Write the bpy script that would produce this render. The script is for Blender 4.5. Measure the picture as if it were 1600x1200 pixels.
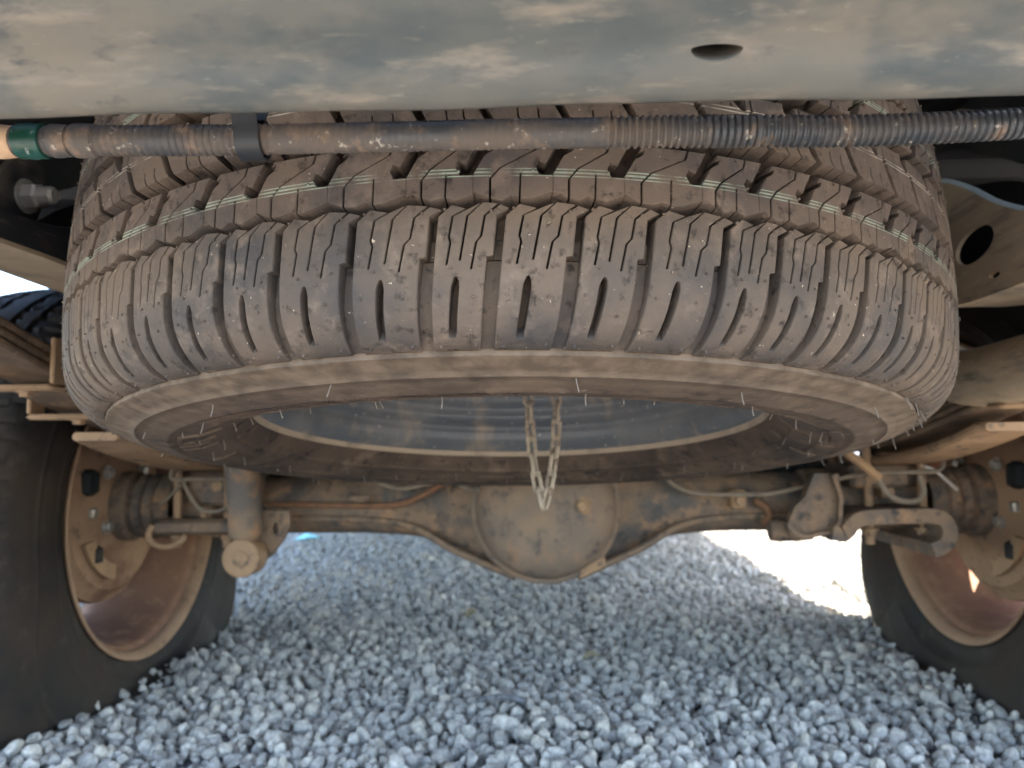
import bpy, math, random
import numpy as np
from mathutils import Vector, Matrix, Euler
from mathutils.geometry import tessellate_polygon

for _o in list(bpy.data.objects):
    bpy.data.objects.remove(_o)
scene = bpy.context.scene
col = scene.collection
R = math.radians
PI = math.pi
rnd = random.Random(7)

# ------------------------------------------------------------------ camera
CAM_Z, YAW, PITCH, ROLL = .39, R(2.2), math.atan(90 / 1200), R(.6)
f0 = Vector((-math.sin(YAW), math.cos(YAW), 0)); r0 = Vector((math.cos(YAW), math.sin(YAW), 0)); z0 = Vector((0, 0, 1))
fw = f0 * math.cos(PITCH) + z0 * math.sin(PITCH)
u0 = z0 * math.cos(PITCH) - f0 * math.sin(PITCH)
rt = r0 * math.cos(ROLL) - u0 * math.sin(ROLL)
up = r0 * math.sin(ROLL) + u0 * math.cos(ROLL)
cd = bpy.data.cameras.new('camera'); cam = bpy.data.objects.new('camera', cd); col.objects.link(cam)
cam.matrix_world = Matrix(((rt.x, up.x, -fw.x, 0), (rt.y, up.y, -fw.y, 0), (rt.z, up.z, -fw.z, CAM_Z), (0, 0, 0, 1)))
cd.sensor_width = 36; cd.lens = 27; cd.clip_start = .01; cd.clip_end = 1000
cd.dof.use_dof = True; cd.dof.focus_distance = .42; cd.dof.aperture_fstop = 9.5
scene.camera = cam

# ------------------------------------------------------------------ sky, sun, exposure
SUN_EL, SUN_AZ = R(56), R(12)          # azimuth measured from +X (the right side of the truck) towards +Y (its nose)
world = bpy.data.worlds.new('World'); scene.world = world; world.use_nodes = True
wn = world.node_tree.nodes; bg = wn['Background']
sky = wn.new('ShaderNodeTexSky'); sky.sky_type = 'NISHITA'; sky.sun_disc = False
sky.sun_elevation = SUN_EL; sky.sun_rotation = PI / 2 - SUN_AZ
world.node_tree.links.new(sky.outputs[0], bg.inputs[0]); bg.inputs[1].default_value = .118
sd = bpy.data.lights.new('sun', 'SUN'); sd.energy = 5; sd.angle = R(.5); sd.color = (1, .93, .84)
sun = bpy.data.objects.new('sun', sd); col.objects.link(sun)
sv = Vector((math.cos(SUN_EL) * math.cos(SUN_AZ), math.cos(SUN_EL) * math.sin(SUN_AZ), math.sin(SUN_EL)))
sun.rotation_euler = sv.to_track_quat('Z', 'Y').to_euler()
scene.view_settings.view_transform = 'Standard'; scene.view_settings.look = 'None'
scene.view_settings.exposure = 3.35; scene.view_settings.gamma = 1
scene.cycles.max_bounces = 6; scene.cycles.diffuse_bounces = 4

# ------------------------------------------------------------------ materials
def layered(name, layers, rough=(.75, .95), bump=.15, bscale=300, metal=0., bdist=.001, base_img=None):
    """layers: [colour, (colour, noise scale, low, high, stretch), ...]; later ones lie over earlier ones"""
    m = bpy.data.materials.new(name); m.use_nodes = True
    nt = m.node_tree; N = nt.nodes; L = nt.links
    b = N['Principled BSDF']; geo = N.new('ShaderNodeNewGeometry')
    cur = N.new('ShaderNodeRGB'); cur.outputs[0].default_value = (*layers[0], 1); out = cur.outputs[0]; fac = None
    for i, l in enumerate(layers[1:]):
        c, sc, lo, hi = l[:4]; st = l[4] if len(l) > 4 else (1, 1, 1)
        mp = N.new('ShaderNodeMapping'); mp.inputs['Scale'].default_value = st; mp.inputs['Location'].default_value = (i * 3.7, i * 1.9, i * 5.1)
        L.new(geo.outputs['Position'], mp.inputs['Vector'])
        no = N.new('ShaderNodeTexNoise'); no.inputs['Scale'].default_value = sc; no.inputs['Detail'].default_value = 4.5
        no.inputs['Roughness'].default_value = .62
        L.new(mp.outputs[0], no.inputs['Vector'])
        mr = N.new('ShaderNodeMapRange'); mr.inputs['From Min'].default_value = lo; mr.inputs['From Max'].default_value = hi
        L.new(no.outputs[0], mr.inputs['Value'])
        mx = N.new('ShaderNodeMix'); mx.data_type = 'RGBA'
        L.new(mr.outputs[0], mx.inputs['Factor']); L.new(out, mx.inputs['A']); mx.inputs['B'].default_value = (*c, 1)
        out = mx.outputs['Result']
        if i == 0: fac = mr.outputs[0]
    L.new(out, b.inputs['Base Color']); b.inputs['Metallic'].default_value = metal; b.inputs['Specular IOR Level'].default_value = .5 if rough[0] < .5 else .18
    if fac is not None:
        rr = N.new('ShaderNodeMapRange'); rr.inputs['To Min'].default_value = rough[0]; rr.inputs['To Max'].default_value = rough[1]
        L.new(fac, rr.inputs['Value']); L.new(rr.outputs[0], b.inputs['Roughness'])
    else:
        b.inputs['Roughness'].default_value = rough[1]
    if bump:
        nb = N.new('ShaderNodeTexNoise'); nb.inputs['Scale'].default_value = bscale; nb.inputs['Detail'].default_value = 3
        L.new(geo.outputs['Position'], nb.inputs['Vector'])
        bp = N.new('ShaderNodeBump'); bp.inputs['Strength'].default_value = bump; bp.inputs['Distance'].default_value = bdist
        L.new(nb.outputs[0], bp.inputs['Height']); L.new(bp.outputs[0], b.inputs['Normal'])
    return m

def add_stripe(m, bands, colour, axis='Z'):
    """flat print on the tyre: thin coloured lines at given object-space heights"""
    nt = m.node_tree; N = nt.nodes; L = nt.links; b = N['Principled BSDF']
    prev = b.inputs['Base Color'].links[0].from_socket
    tc = N.new('ShaderNodeTexCoord'); sx = N.new('ShaderNodeSeparateXYZ'); L.new(tc.outputs['Object'], sx.inputs[0])
    geo = N.new('ShaderNodeNewGeometry'); no = N.new('ShaderNodeTexNoise'); no.inputs['Scale'].default_value = 60; no.inputs['Detail'].default_value = 4
    L.new(geo.outputs['Position'], no.inputs['Vector'])
    wear = N.new('ShaderNodeMapRange'); wear.inputs['From Min'].default_value = .36; wear.inputs['From Max'].default_value = .6; wear.inputs['To Max'].default_value = .75
    L.new(no.outputs[0], wear.inputs['Value'])
    acc = None
    for z, w in bands:
        d = N.new('ShaderNodeMath'); d.operation = 'SUBTRACT'; L.new(sx.outputs[axis], d.inputs[0]); d.inputs[1].default_value = z
        a = N.new('ShaderNodeMath'); a.operation = 'ABSOLUTE'; L.new(d.outputs[0], a.inputs[0])
        lt = N.new('ShaderNodeMath'); lt.operation = 'LESS_THAN'; L.new(a.outputs[0], lt.inputs[0]); lt.inputs[1].default_value = w / 2
        if acc is None: acc = lt.outputs[0]
        else:
            s = N.new('ShaderNodeMath'); s.operation = 'MAXIMUM'; L.new(acc, s.inputs[0]); L.new(lt.outputs[0], s.inputs[1]); acc = s.outputs[0]
    mu = N.new('ShaderNodeMath'); mu.operation = 'MULTIPLY'; L.new(acc, mu.inputs[0]); L.new(wear.outputs[0], mu.inputs[1])
    mx = N.new('ShaderNodeMix'); mx.data_type = 'RGBA'; L.new(mu.outputs[0], mx.inputs['Factor']); L.new(prev, mx.inputs['A']); mx.inputs['B'].default_value = (*colour, 1)
    L.new(mx.outputs['Result'], b.inputs['Base Color'])
    return m

def rubber(name, dust=(.137, .1, .073), lo=.28, hi=.6):
    return layered(name, [(.042, .041, .042), (dust, 13, lo, hi), ((.21, .155, .115), 55, .54, .82), ((.045, .034, .027), 120, .57, .7), ((.5, .4, .29), 300, .69, .725)],
                   rough=(.6, .92), bump=.6, bscale=420, bdist=.0009)
M = {}
M['tread'] = rubber('dusty_tread_rubber')
M['tread_green'] = add_stripe(rubber('dusty_tread_rubber_green_line'), [(-.0395, .0007), (-.0413, .0010), (-.0432, .0006)], (.34, .42, .31))
M['tread_white'] = add_stripe(rubber('dusty_tread_rubber_white_line'), [(.0035, .0008), (.0056, .0006)], (.5, .45, .36))
M['sidewall'] = layered('dusty_sidewall_rubber', [(.052, .038, .03), ((.1, .07, .05), 11, .36, .6), ((.16, .114, .08), 34, .54, .72), ((.03, .023, .02), 50, .54, .7), ((.3, .24, .18), 190, .65, .72, (1, 1, 4))],
                        rough=(.55, .9), bump=.25, bscale=380, bdist=.0006)
def ring_dust(m, r_in, r_out, colour):
    nt = m.node_tree; N = nt.nodes; L = nt.links; b = N['Principled BSDF']; prev = b.inputs['Base Color'].links[0].from_socket
    tc = N.new('ShaderNodeTexCoord'); ml = N.new('ShaderNodeVectorMath'); ml.operation = 'MULTIPLY'; ml.inputs[1].default_value = (1, 1, 0); L.new(tc.outputs['Object'], ml.inputs[0])
    ln = N.new('ShaderNodeVectorMath'); ln.operation = 'LENGTH'; L.new(ml.outputs[0], ln.inputs[0])
    no = N.new('ShaderNodeTexNoise'); no.inputs['Scale'].default_value = 24; no.inputs['Detail'].default_value = 5; L.new(tc.outputs['Object'], no.inputs['Vector'])
    ad = N.new('ShaderNodeMath'); ad.operation = 'MULTIPLY_ADD'; L.new(no.outputs[0], ad.inputs[0]); ad.inputs[1].default_value = .05; L.new(ln.outputs['Value'], ad.inputs[2])
    mr = N.new('ShaderNodeMapRange'); mr.inputs['From Min'].default_value = r_in + .025; mr.inputs['From Max'].default_value = r_out + .025; mr.inputs['To Max'].default_value = .85; L.new(ad.outputs[0], mr.inputs['Value'])
    hi = N.new('ShaderNodeMath'); hi.operation = 'LESS_THAN'; L.new(ln.outputs['Value'], hi.inputs[0]); hi.inputs[1].default_value = .3512
    mm = N.new('ShaderNodeMath'); mm.operation = 'MULTIPLY'; L.new(mr.outputs[0], mm.inputs[0]); L.new(hi.outputs[0], mm.inputs[1])
    mx = N.new('ShaderNodeMix'); mx.data_type = 'RGBA'; L.new(mm.outputs[0], mx.inputs['Factor']); L.new(prev, mx.inputs['A'])
    n2 = N.new('ShaderNodeTexNoise'); n2.inputs['Scale'].default_value = 70; n2.inputs['Detail'].default_value = 5; L.new(tc.outputs['Object'], n2.inputs['Vector'])
    cr = N.new('ShaderNodeValToRGB'); cr.color_ramp.elements[0].position = .38; cr.color_ramp.elements[0].color = (*[c * .55 for c in colour], 1); cr.color_ramp.elements[1].position = .62; cr.color_ramp.elements[1].color = (*colour, 1)
    L.new(n2.outputs[0], cr.inputs[0]); L.new(cr.outputs[0], mx.inputs['B']); L.new(mx.outputs['Result'], b.inputs['Base Color']); return m
ring_dust(M['sidewall'], .302, .34, (.2, .144, .1))
M['hair'] = layered('pale_rubber_hair', [(.2, .17, .14)], bump=0)
M['wheel_rubber'] = layered('dark_tyre_rubber', [(.015, .0135, .0125), ((.042, .03, .022), 7, .4, .64), ((.06, .045, .032), 30, .58, .8)], rough=(.6, .95), bump=.25, bscale=300)
M['rim_dust'] = layered('dust_caked_rim', [(.27, .165, .1), ((.34, .215, .135), 10, .4, .65), ((.15, .08, .05), 7, .55, .72), ((.11, .08, .06), 60, .58, .75)], bump=.2, bscale=250)
M['rim_inside'] = layered('red_brown_rim_barrel', [(.25, .135, .082), ((.19, .1, .068), 6, .42, .66), ((.34, .2, .12), 30, .52, .75)], rough=(.8, .95), bump=.15)
M['spare_rim'] = layered('dark_blue_steel_rim', [(.1, .106, .11), ((.18, .17, .155), 9, .45, .68), ((.3, .23, .16), 22, .54, .72, (1, 1, .35)), ((.45, .4, .33), 150, .64, .72)], rough=(.32, .7), bump=.1)
M['rim_lip'] = layered('tan_dusty_rim_lip', [(.36, .28, .2), ((.16, .135, .11), 25, .52, .74), ((.36, .28, .2), 50, .55, .8)], bump=.15)
M['bumper'] = layered('mud_stained_black_beam', [(.066, .067, .058), ((.145, .116, .082), 10, .42, .68, (.5, 1, 1.6)), ((.05, .055, .05), 19, .52, .66, (.6, 1, 1.6)), ((.2, .155, .11), 60, .54, .74, (.35, 1, 2)), ((.25, .155, .098), 9, .6, .7, (.8, 1, 1.3)), ((.06, .056, .048), 90, .58, .72, (.5, 1, 1.5)), ((.2, .165, .125), 170, .64, .8, (.4, 1, 1.6))],
                      rough=(.42, .85), bump=.15, bscale=200)
M['conduit'] = layered('dusty_black_conduit', [(.05, .053, .055), ((.13, .1, .075), 30, .42, .66, (.5, 1, 1)), ((.26, .165, .1), 50, .55, .7), ((.4, .35, .28), 220, .62, .7)], rough=(.35, .85), bump=.1)
M['green_tape'] = layered('green_tape', [(.008, .05, .03), ((.015, .085, .065), 80, .45, .65), ((.35, .36, .32), 130, .6, .68)], rough=(.3, .5), bump=.2)
M['tan_tape'] = layered('peach_tape', [(.5, .3, .17), ((.62, .42, .26), 70, .45, .65)], bump=.1)
M['frame'] = layered('dusty_black_frame_paint', [(.022, .024, .027), ((.17, .125, .085), 5, .47, .62), ((.27, .2, .135), 45, .58, .8, (.3, .3, 2))], rough=(.4, .9), bump=.12)
M['frame_tan'] = layered('dusty_frame_bounce_lit', [(.36, .27, .18), ((.17, .14, .11), 20, .52, .7, (.6, .6, 3)), ((.45, .34, .22), 55, .54, .74, (.5, .5, 3)), ((.42, .23, .11), 40, .66, .74)], bump=.15)  # dust tan, lightened to paint in sunlight bounced off the ground
M['black'] = layered('black_plastic', [(.02, .021, .022), ((.05, .045, .04), 30, .5, .8)], rough=(.45, .7), bump=.05)
M['liner'] = layered('dark_underbody', [(.014, .014, .016), ((.035, .03, .026), 12, .5, .75)], bump=.1)
M['edge_glint'] = layered('metal_edge_sky_glint', [(.42, .5, .55), ((.25, .27, .28), 50, .55, .75)], rough=(.3, .5), bump=.05)  # pale blue paints the sky's reflection along the rail edge
M['zinc'] = layered('zinc_plated_bolt', [(.36, .33, .29), ((.24, .18, .12), 90, .5, .7)], rough=(.35, .7), metal=.35, bump=.1)
M['axle'] = layered('dust_caked_axle_steel', [(.085, .074, .066), ((.2, .135, .09), 16, .36, .58), ((.3, .175, .098), 30, .54, .74), ((.05, .047, .046), 45, .54, .7)], rough=(.5, .92), bump=.25, bscale=160, bdist=.0012)
M['cover'] = layered('dusty_differential_cover', [(.17, .128, .095), ((.24, .165, .112), 14, .38, .6), ((.09, .076, .068), 40, .53, .7), ((.27, .16, .095), 24, .56, .74, (2, 2, .5))], rough=(.5, .9), bump=.25, bscale=160, bdist=.001)
M['dust'] = layered('ochre_dusted_steel', [(.28, .175, .1), ((.36, .23, .135), 25, .42, .66), ((.1, .08, .066), 50, .55, .72)], rough=(.55, .95), bump=.25, bscale=200)
M['rust'] = layered('rusty_line', [(.2, .1, .055), ((.13, .07, .045), 60, .45, .65)], bump=.2)
M['hose'] = layered('tan_hose', [(.34, .21, .115), ((.22, .14, .09), 60, .5, .7)], bump=.1)
M['line'] = layered('dusty_brake_line', [(.21, .165, .12), ((.13, .105, .085), 50, .5, .7)], bump=.1)
M['rubber_black'] = layered('black_rubber_boot', [(.022, .026, .028), ((.08, .065, .05), 30, .5, .75)], bump=.1)
M['shock'] = layered('shock_body', [(.12, .1, .086), ((.23, .155, .1), 18, .4, .62), ((.33, .17, .085), 22, .55, .7)], bump=.2, bscale=220)
M['chain'] = layered('dusty_chain_steel', [(.24, .195, .145), ((.36, .29, .21), 90, .44, .64), ((.11, .065, .04), 160, .54, .68)], rough=(.5, .9), bump=.2, bscale=700, bdist=.0005)
M['spring'] = layered('brown_leaf_steel', [(.12, .085, .06), ((.24, .16, .1), 20, .42, .66), ((.36, .24, .14), 60, .58, .78)], bump=.2, bscale=220)
M['paint'] = layered('white_body_paint', [(.75, .75, .74)], bump=0, rough=(.3, .35))
M['glass'] = layered('dark_window_glass', [(.02, .025, .03)], bump=0, rough=(.05, .08))
M['white_wire'] = layered('white_wire', [(.6, .56, .5)], bump=0)
M['soil'] = layered('dark_gravel_bed', [(.1, .1, .105), ((.2, .2, .21), 60, .4, .65), ((.05, .048, .05), 130, .5, .7)], bump=.6, bscale=90, bdist=.01)
M['scrap'] = layered('turquoise_plastic', [(.18, .62, .62)], bump=0, rough=(.4, .5))
M['leaf'] = layered('dry_leaf', [(.26, .23, .14), ((.36, .3, .2), 90, .45, .65)], bump=.1)

def stone_material():
    m = bpy.data.materials.new('grey_crushed_stone'); m.use_nodes = True
    N = m.node_tree.nodes; L = m.node_tree.links; b = N['Principled BSDF']
    oi = N.new('ShaderNodeObjectInfo'); cr = N.new('ShaderNodeValToRGB'); e = cr.color_ramp
    e.elements[0].position = 0; e.elements[0].color = (.29, .272, .243, 1); e.elements[1].position = 1; e.elements[1].color = (.6, .555, .48, 1)
    for p, c in ((.3, (.44, .41, .362, 1)), (.7, (.51, .475, .415, 1)), (.93, (.5, .45, .37, 1))):
        k = e.elements.new(p); k.color = c
    L.new(oi.outputs['Random'], cr.inputs[0])
    geo = N.new('ShaderNodeNewGeometry'); n1 = N.new('ShaderNodeTexNoise'); n1.inputs['Scale'].default_value = 160; n1.inputs['Detail'].default_value = 6
    L.new(geo.outputs['Position'], n1.inputs['Vector'])
    mr = N.new('ShaderNodeMapRange'); mr.inputs['From Min'].default_value = .35; mr.inputs['From Max'].default_value = .68; mr.inputs['To Min'].default_value = .72; mr.inputs['To Max'].default_value = 1.18
    L.new(n1.outputs[0], mr.inputs['Value'])
    mx = N.new('ShaderNodeMix'); mx.data_type = 'RGBA'; mx.blend_type = 'MULTIPLY'; mx.inputs['Factor'].default_value = 1
    L.new(cr.outputs[0], mx.inputs['A']); L.new(mr.outputs[0], mx.inputs['B']); L.new(mx.outputs['Result'], b.inputs['Base Color'])
    n2 = N.new('ShaderNodeTexNoise'); n2.inputs['Scale'].default_value = 420; n2.inputs['Detail'].default_value = 5; L.new(geo.outputs['Position'], n2.inputs['Vector'])
    bp = N.new('ShaderNodeBump'); bp.inputs['Strength'].default_value = .5; bp.inputs['Distance'].default_value = .0015
    L.new(n2.outputs[0], bp.inputs['Height']); L.new(bp.outputs[0], b.inputs['Normal']); b.inputs['Roughness'].default_value = .9
    return m
M['stone'] = stone_material()

# ------------------------------------------------------------------ mesh helpers
class MB:
    def __init__(s): s.v = []; s.f = []
    def add(s, vs, fs):
        o = len(s.v); s.v += [tuple(p) for p in vs]; s.f += [tuple(i + o for i in q) for q in fs]; return s
    def box(s, lo, hi, ch=.0):
        (x0, y0, z0_), (x1, y1, z1) = lo, hi
        if ch <= 0:
            vs = [(x, y, z) for z in (z0_, z1) for y in (y0, y1) for x in (x0, x1)]
            return s.add(vs, [(0, 2, 3, 1), (4, 5, 7, 6), (0, 1, 5, 4), (2, 6, 7, 3), (0, 4, 6, 2), (1, 3, 7, 5)])
        c = ch; rings = []
        for z, i in ((z0_, c), (z0_ + c, 0), (z1 - c, 0), (z1, c)):
            a0, a1, b0, b1 = x0 + i, x1 - i, y0 + i, y1 - i
            rings.append([(a0 + c, b0, z), (a1 - c, b0, z), (a1, b0 + c, z), (a1, b1 - c, z), (a1 - c, b1, z), (a0 + c, b1, z), (a0, b1 - c, z), (a0, b0 + c, z)])
        return s.loft(rings, True)
    def loft(s, rings, caps=True, closed=True):
        n = len(rings[0]); o = len(s.v)
        for r in rings: s.v += [tuple(p) for p in r]
        m = n if closed else n - 1
        for j in range(len(rings) - 1):
            for i in range(m):
                k = (i + 1) % n
                s.f.append((o + j * n + i, o + j * n + k, o + (j + 1) * n + k, o + (j + 1) * n + i))
        if caps:
            s.f.append(tuple(o + i for i in range(n))[::-1]); e = o + (len(rings) - 1) * n
            s.f.append(tuple(e + i for i in range(n)))
        return s
    def tube(s, pts, r, n=10, caps=True, rad=None):
        pts = [Vector(p) for p in pts]; rings = []; prev = None
        for i, p in enumerate(pts):
            t = (pts[min(i + 1, len(pts) - 1)] - pts[max(i - 1, 0)]).normalized()
            if prev is None:
                a = t.cross(Vector((0, 0, 1)) if abs(t.z) < .9 else Vector((1, 0, 0))).normalized()
            else:
                a = (prev - t * prev.dot(t)).normalized()
            prev = a; b = t.cross(a); q = rad[i] if rad else r
            rings.append([p + (a * math.cos(2 * PI * k / n) + b * math.sin(2 * PI * k / n)) * q for k in range(n)])
        return s.loft(rings, caps)
    def lathe(s, prof, n=64, c=(0, 0, 0), axis='Z', a0=0, a1=2 * PI):
        full = abs(a1 - a0 - 2 * PI) < 1e-6; m = n if full else n + 1; rings = []
        for r, h in prof:
            ring = []
            for k in range(m):
                a = a0 + (a1 - a0) * k / n; x, y = r * math.cos(a), r * math.sin(a)
                p = {'Z': (x, y, h), 'X': (h, x, y), 'Y': (x, h, y)}[axis]
                ring.append((p[0] + c[0], p[1] + c[1], p[2] + c[2]))
            rings.append(ring)
        return s.loft(rings, False, full)
    def prism(s, pts, d, holes=()):
        """pts: 3-D planar outline, d: extrusion vector"""
        d = Vector(d); P = [[Vector(p) for p in pts]] + [[Vector(p) for p in h] for h in holes]
        tri = tessellate_polygon(P); flat = [p for q in P for p in q]; n = len(flat); o = len(s.v)
        s.v += [tuple(p) for p in flat] + [tuple(p + d) for p in flat]
        for t in tri: s.f.append(tuple(o + i for i in t)); s.f.append(tuple(o + n + i for i in t[::-1]))
        b = o
        for q in P:
            m = len(q)
            for i in range(m):
                k = (i + 1) % m; s.f.append((b + i, b + k, b + n + k, b + n + i))
            b += m
        return s
    def bolt(s, p, d, r=.008, h=.007, shank=0, sr=None):
        """hexagon head with a washer, pointing along d"""
        d = Vector(d).normalized(); p = Vector(p)
        a = d.cross(Vector((0, 0, 1)) if abs(d.z) < .9 else Vector((1, 0, 0))).normalized(); b = d.cross(a)
        def ring(q, rr, n): return [p + d * q + (a * math.cos(2 * PI * k / n + .3) + b * math.sin(2 * PI * k / n + .3)) * rr for k in range(n)]
        s.loft([ring(-.001, r * 1.35, 16), ring(.0015, r * 1.35, 16)])
        s.loft([ring(.0015, r, 6), ring(h * .85, r, 6), ring(h, r * .86, 6)])
        if shank:
            q = sr or r * .55; s.loft([ring(h, q, 12), ring(h + shank * .8, q, 12), ring(h + shank, q * .75, 12)])
        return s
    def mesh(s, name, mat, smooth=True, angle=40):
        me = bpy.data.meshes.new(name); me.from_pydata(s.v, [], s.f); me.validate(); me.update()
        import bmesh
        bm = bmesh.new(); bm.from_mesh(me); bmesh.ops.recalc_face_normals(bm, faces=bm.faces); bm.to_mesh(me); bm.free()
        me.materials.append(M[mat] if isinstance(mat, str) else mat)
        if smooth:
            me.shade_smooth(); me.set_sharp_from_angle(angle=R(angle))
        return me
    def build(s, name, mat, parent=None, smooth=True, angle=40, local=False):
        """vertices are world coordinates unless local; the origin goes to the middle of the mesh"""
        if not local:
            V = np.array(s.v); c = (V.min(0) + V.max(0)) / 2; s.v = [tuple(p) for p in V - c]
        me = s.mesh(name, mat, smooth, angle); o = bpy.data.objects.new(name, me); col.objects.link(o)
        if parent is not None: o.parent = parent
        if not local: o.location = Vector(c) - (world_loc(parent) if parent else Vector())
        return o

def world_loc(o):
    p = Vector()
    while o is not None: p += Vector(o.location); o = o.parent
    return p
def empty(name, loc, parent=None):
    o = bpy.data.objects.new(name, None); o.empty_display_size = .05; col.objects.link(o)
    if parent is not None: o.parent = parent; o.location = Vector(loc) - world_loc(parent)
    else: o.location = loc
    return o
def tag(o, label=None, cat=None, group=None, kind=None):
    for k, v in (('label', label), ('category', cat), ('group', group), ('kind', kind)):
        if v: o[k] = v
    return o
def spline(pts, n=8):
    P = [np.array(p, float) for p in pts]; P = [2 * P[0] - P[1]] + P + [2 * P[-1] - P[-2]]; out = []
    for i in range(1, len(P) - 2):
        for k in range(n):
            t = k / n
            out.append(.5 * (2 * P[i] + (P[i + 1] - P[i - 1]) * t + (2 * P[i - 1] - 5 * P[i] + 4 * P[i + 1] - P[i + 2]) * t ** 2 + (3 * P[i] - P[i - 1] - 3 * P[i + 1] + P[i + 2]) * t ** 3))
    out.append(P[-2]); return [tuple(p) for p in out]

# ------------------------------------------------------------------ ground
g = MB(); n = 24
xs = [-400, -60, -12, -5, 0, 5, 12, 60, 400]; g.add([(x, y, -.013) for y in xs for x in xs], [(j * 9 + i, j * 9 + i + 1, (j + 1) * 9 + i + 1, (j + 1) * 9 + i) for j in range(8) for i in range(8)])
ground = g.build('ground', 'soil'); tag(ground, kind='structure', label='grey gravel yard surface under the truck')

def stone_mesh(i):
    import bmesh
    q = np.random.RandomState(40 + i); bm = bmesh.new(); bmesh.ops.create_icosphere(bm, subdivisions=2, radius=.5)
    P = [(Vector(q.normal(size=3)).normalized(), q.uniform(.25, .40)) for _ in range(9)]
    sc = Vector((1, q.uniform(.62, 1), q.uniform(.5, .85)))
    for v in bm.verts:
        d = v.co.normalized(); r = .5
        for nrm, off in P:
            k = d.dot(nrm)
            if k > .05: r = min(r, off / k + .012)
        r *= 1 + q.uniform(-.03, .03)
        v.co = d * r; v.co = Vector((v.co.x * sc.x, v.co.y * sc.y, v.co.z * sc.z))
    me = bpy.data.meshes.new('stone_shape'); bm.to_mesh(me); bm.free(); me.materials.append(M['stone']); me.shade_smooth(); me.set_sharp_from_angle(angle=R(27))
    return me
stone_meshes = [stone_mesh(i) for i in range(12)]
q = np.random.RandomState(3)
def field(x0, x1, y0, y1, sp, jit=.42):
    X, Y = np.meshgrid(np.arange(x0, x1, sp), np.arange(y0, y1, sp * .88)); X = X + (np.arange(X.shape[0]) % 2)[:, None] * sp / 2
    return np.stack([(X + q.uniform(-jit, jit, X.shape) * sp).ravel(), (Y + q.uniform(-jit, jit, Y.shape) * sp).ravel()], 1)
near = field(-1.7, 1.9, -.3, 3.3, .0166)
low = field(-1.7, 1.9, -.3, 3.3, .018)
far = np.concatenate([field(-3.2, 5, 3.3, 7.5, .026), field(1.9, 4, .5, 3.3, .026), field(-4, -1.7, .5, 3.3, .03)])
def humps(p): return .006 * np.sin(p[:, 0] * 7.3 + 1) * np.cos(p[:, 1] * 6.1) + .004 * np.sin(p[:, 0] * 17 + p[:, 1] * 13)
def pts(p, zlo, zhi, dlo, dhi):
    d = q.triangular(dlo, dlo + (dhi - dlo) * .35, dhi, len(p)); z = q.uniform(zlo, zhi, len(p)) + humps(p)
    return np.column_stack([p, z]), d
A, Ad = pts(near, -.008, .005, .0105, .0365); B, Bd = pts(low, -.014, -.008, .013, .027); C_, Cd = pts(far, -.008, .004, .02, .042)
foot = (np.abs(np.abs(A[:, 0]) - .795) < .118) & (np.abs(A[:, 1] - 1.33) < .335); A, Ad = A[~foot], Ad[~foot]      # nothing under the tyres' footprints
P = np.concatenate([A, B, C_]); D = np.concatenate([Ad, Bd, Cd]); ROT = q.uniform(0, 2 * PI, (len(P), 3)); IDX = q.randint(0, 12, len(P))
# the 300 stones that show largest from behind the truck stand as single pieces
F3 = np.array(fw); dl = P - np.array([0, 0, CAM_Z]); dep = dl @ F3; uu = 800 + 1200 * (dl @ np.array(rt)) / dep; vv = 600 - 1200 * (dl @ np.array(up)) / dep
vis = (dep > .3) & (uu > 0) & (uu < 1600) & (vv < 1195) & (vv > 900) & (np.arange(len(P)) < len(A))
order = np.argsort(np.where(vis, -D / np.maximum(dep, .1), 9)); big = order[:300]
for k, i in enumerate(big):
    o = bpy.data.objects.new('stone', stone_meshes[IDX[i]]); col.objects.link(o); o.parent = ground
    o.location = Vector(P[i]) - ground.location; o.rotation_euler = ROT[i]; o.scale = (D[i],) * 3
keep = np.ones(len(P), bool); keep[big] = False
P, D, ROT, IDX = P[keep], D[keep], ROT[keep], IDX[keep]
sc_col = bpy.data.collections.new('stone_shapes')
for i, me in enumerate(stone_meshes): sc_col.objects.link(bpy.data.objects.new('stone_shape_%02d' % i, me))
gm = bpy.data.meshes.new('gravel'); gm.vertices.add(len(P)); gm.vertices.foreach_set('co', P.astype(np.float32).ravel())
a = gm.attributes.new('rot', 'FLOAT_VECTOR', 'POINT'); a.data.foreach_set('vector', ROT.astype(np.float32).ravel())
a = gm.attributes.new('size', 'FLOAT', 'POINT'); a.data.foreach_set('value', D.astype(np.float32))
a = gm.attributes.new('pick', 'INT', 'POINT'); a.data.foreach_set('value', IDX.astype(np.int32)); gm.update()
gravel = bpy.data.objects.new('gravel', gm); col.objects.link(gravel)
tag(gravel, 'loose grey crushed stone covering the ground beneath the truck', 'gravel', kind='stuff')
ng = bpy.data.node_groups.new('scatter', 'GeometryNodeTree')
ng.interface.new_socket('Geometry', in_out='INPUT', socket_type='NodeSocketGeometry'); ng.interface.new_socket('Geometry', in_out='OUTPUT', socket_type='NodeSocketGeometry')
gi = ng.nodes.new('NodeGroupInput'); go = ng.nodes.new('NodeGroupOutput'); ip = ng.nodes.new('GeometryNodeInstanceOnPoints'); ci = ng.nodes.new('GeometryNodeCollectionInfo')
ci.inputs['Collection'].default_value = sc_col; ci.inputs['Separate Children'].default_value = True; ci.inputs['Reset Children'].default_value = True
ip.inputs['Pick Instance'].default_value = True
def named(nm, dt):
    k = ng.nodes.new('GeometryNodeInputNamedAttribute'); k.data_type = dt; k.inputs['Name'].default_value = nm; return k.outputs['Attribute']
e2r = ng.nodes.new('FunctionNodeEulerToRotation')
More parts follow.
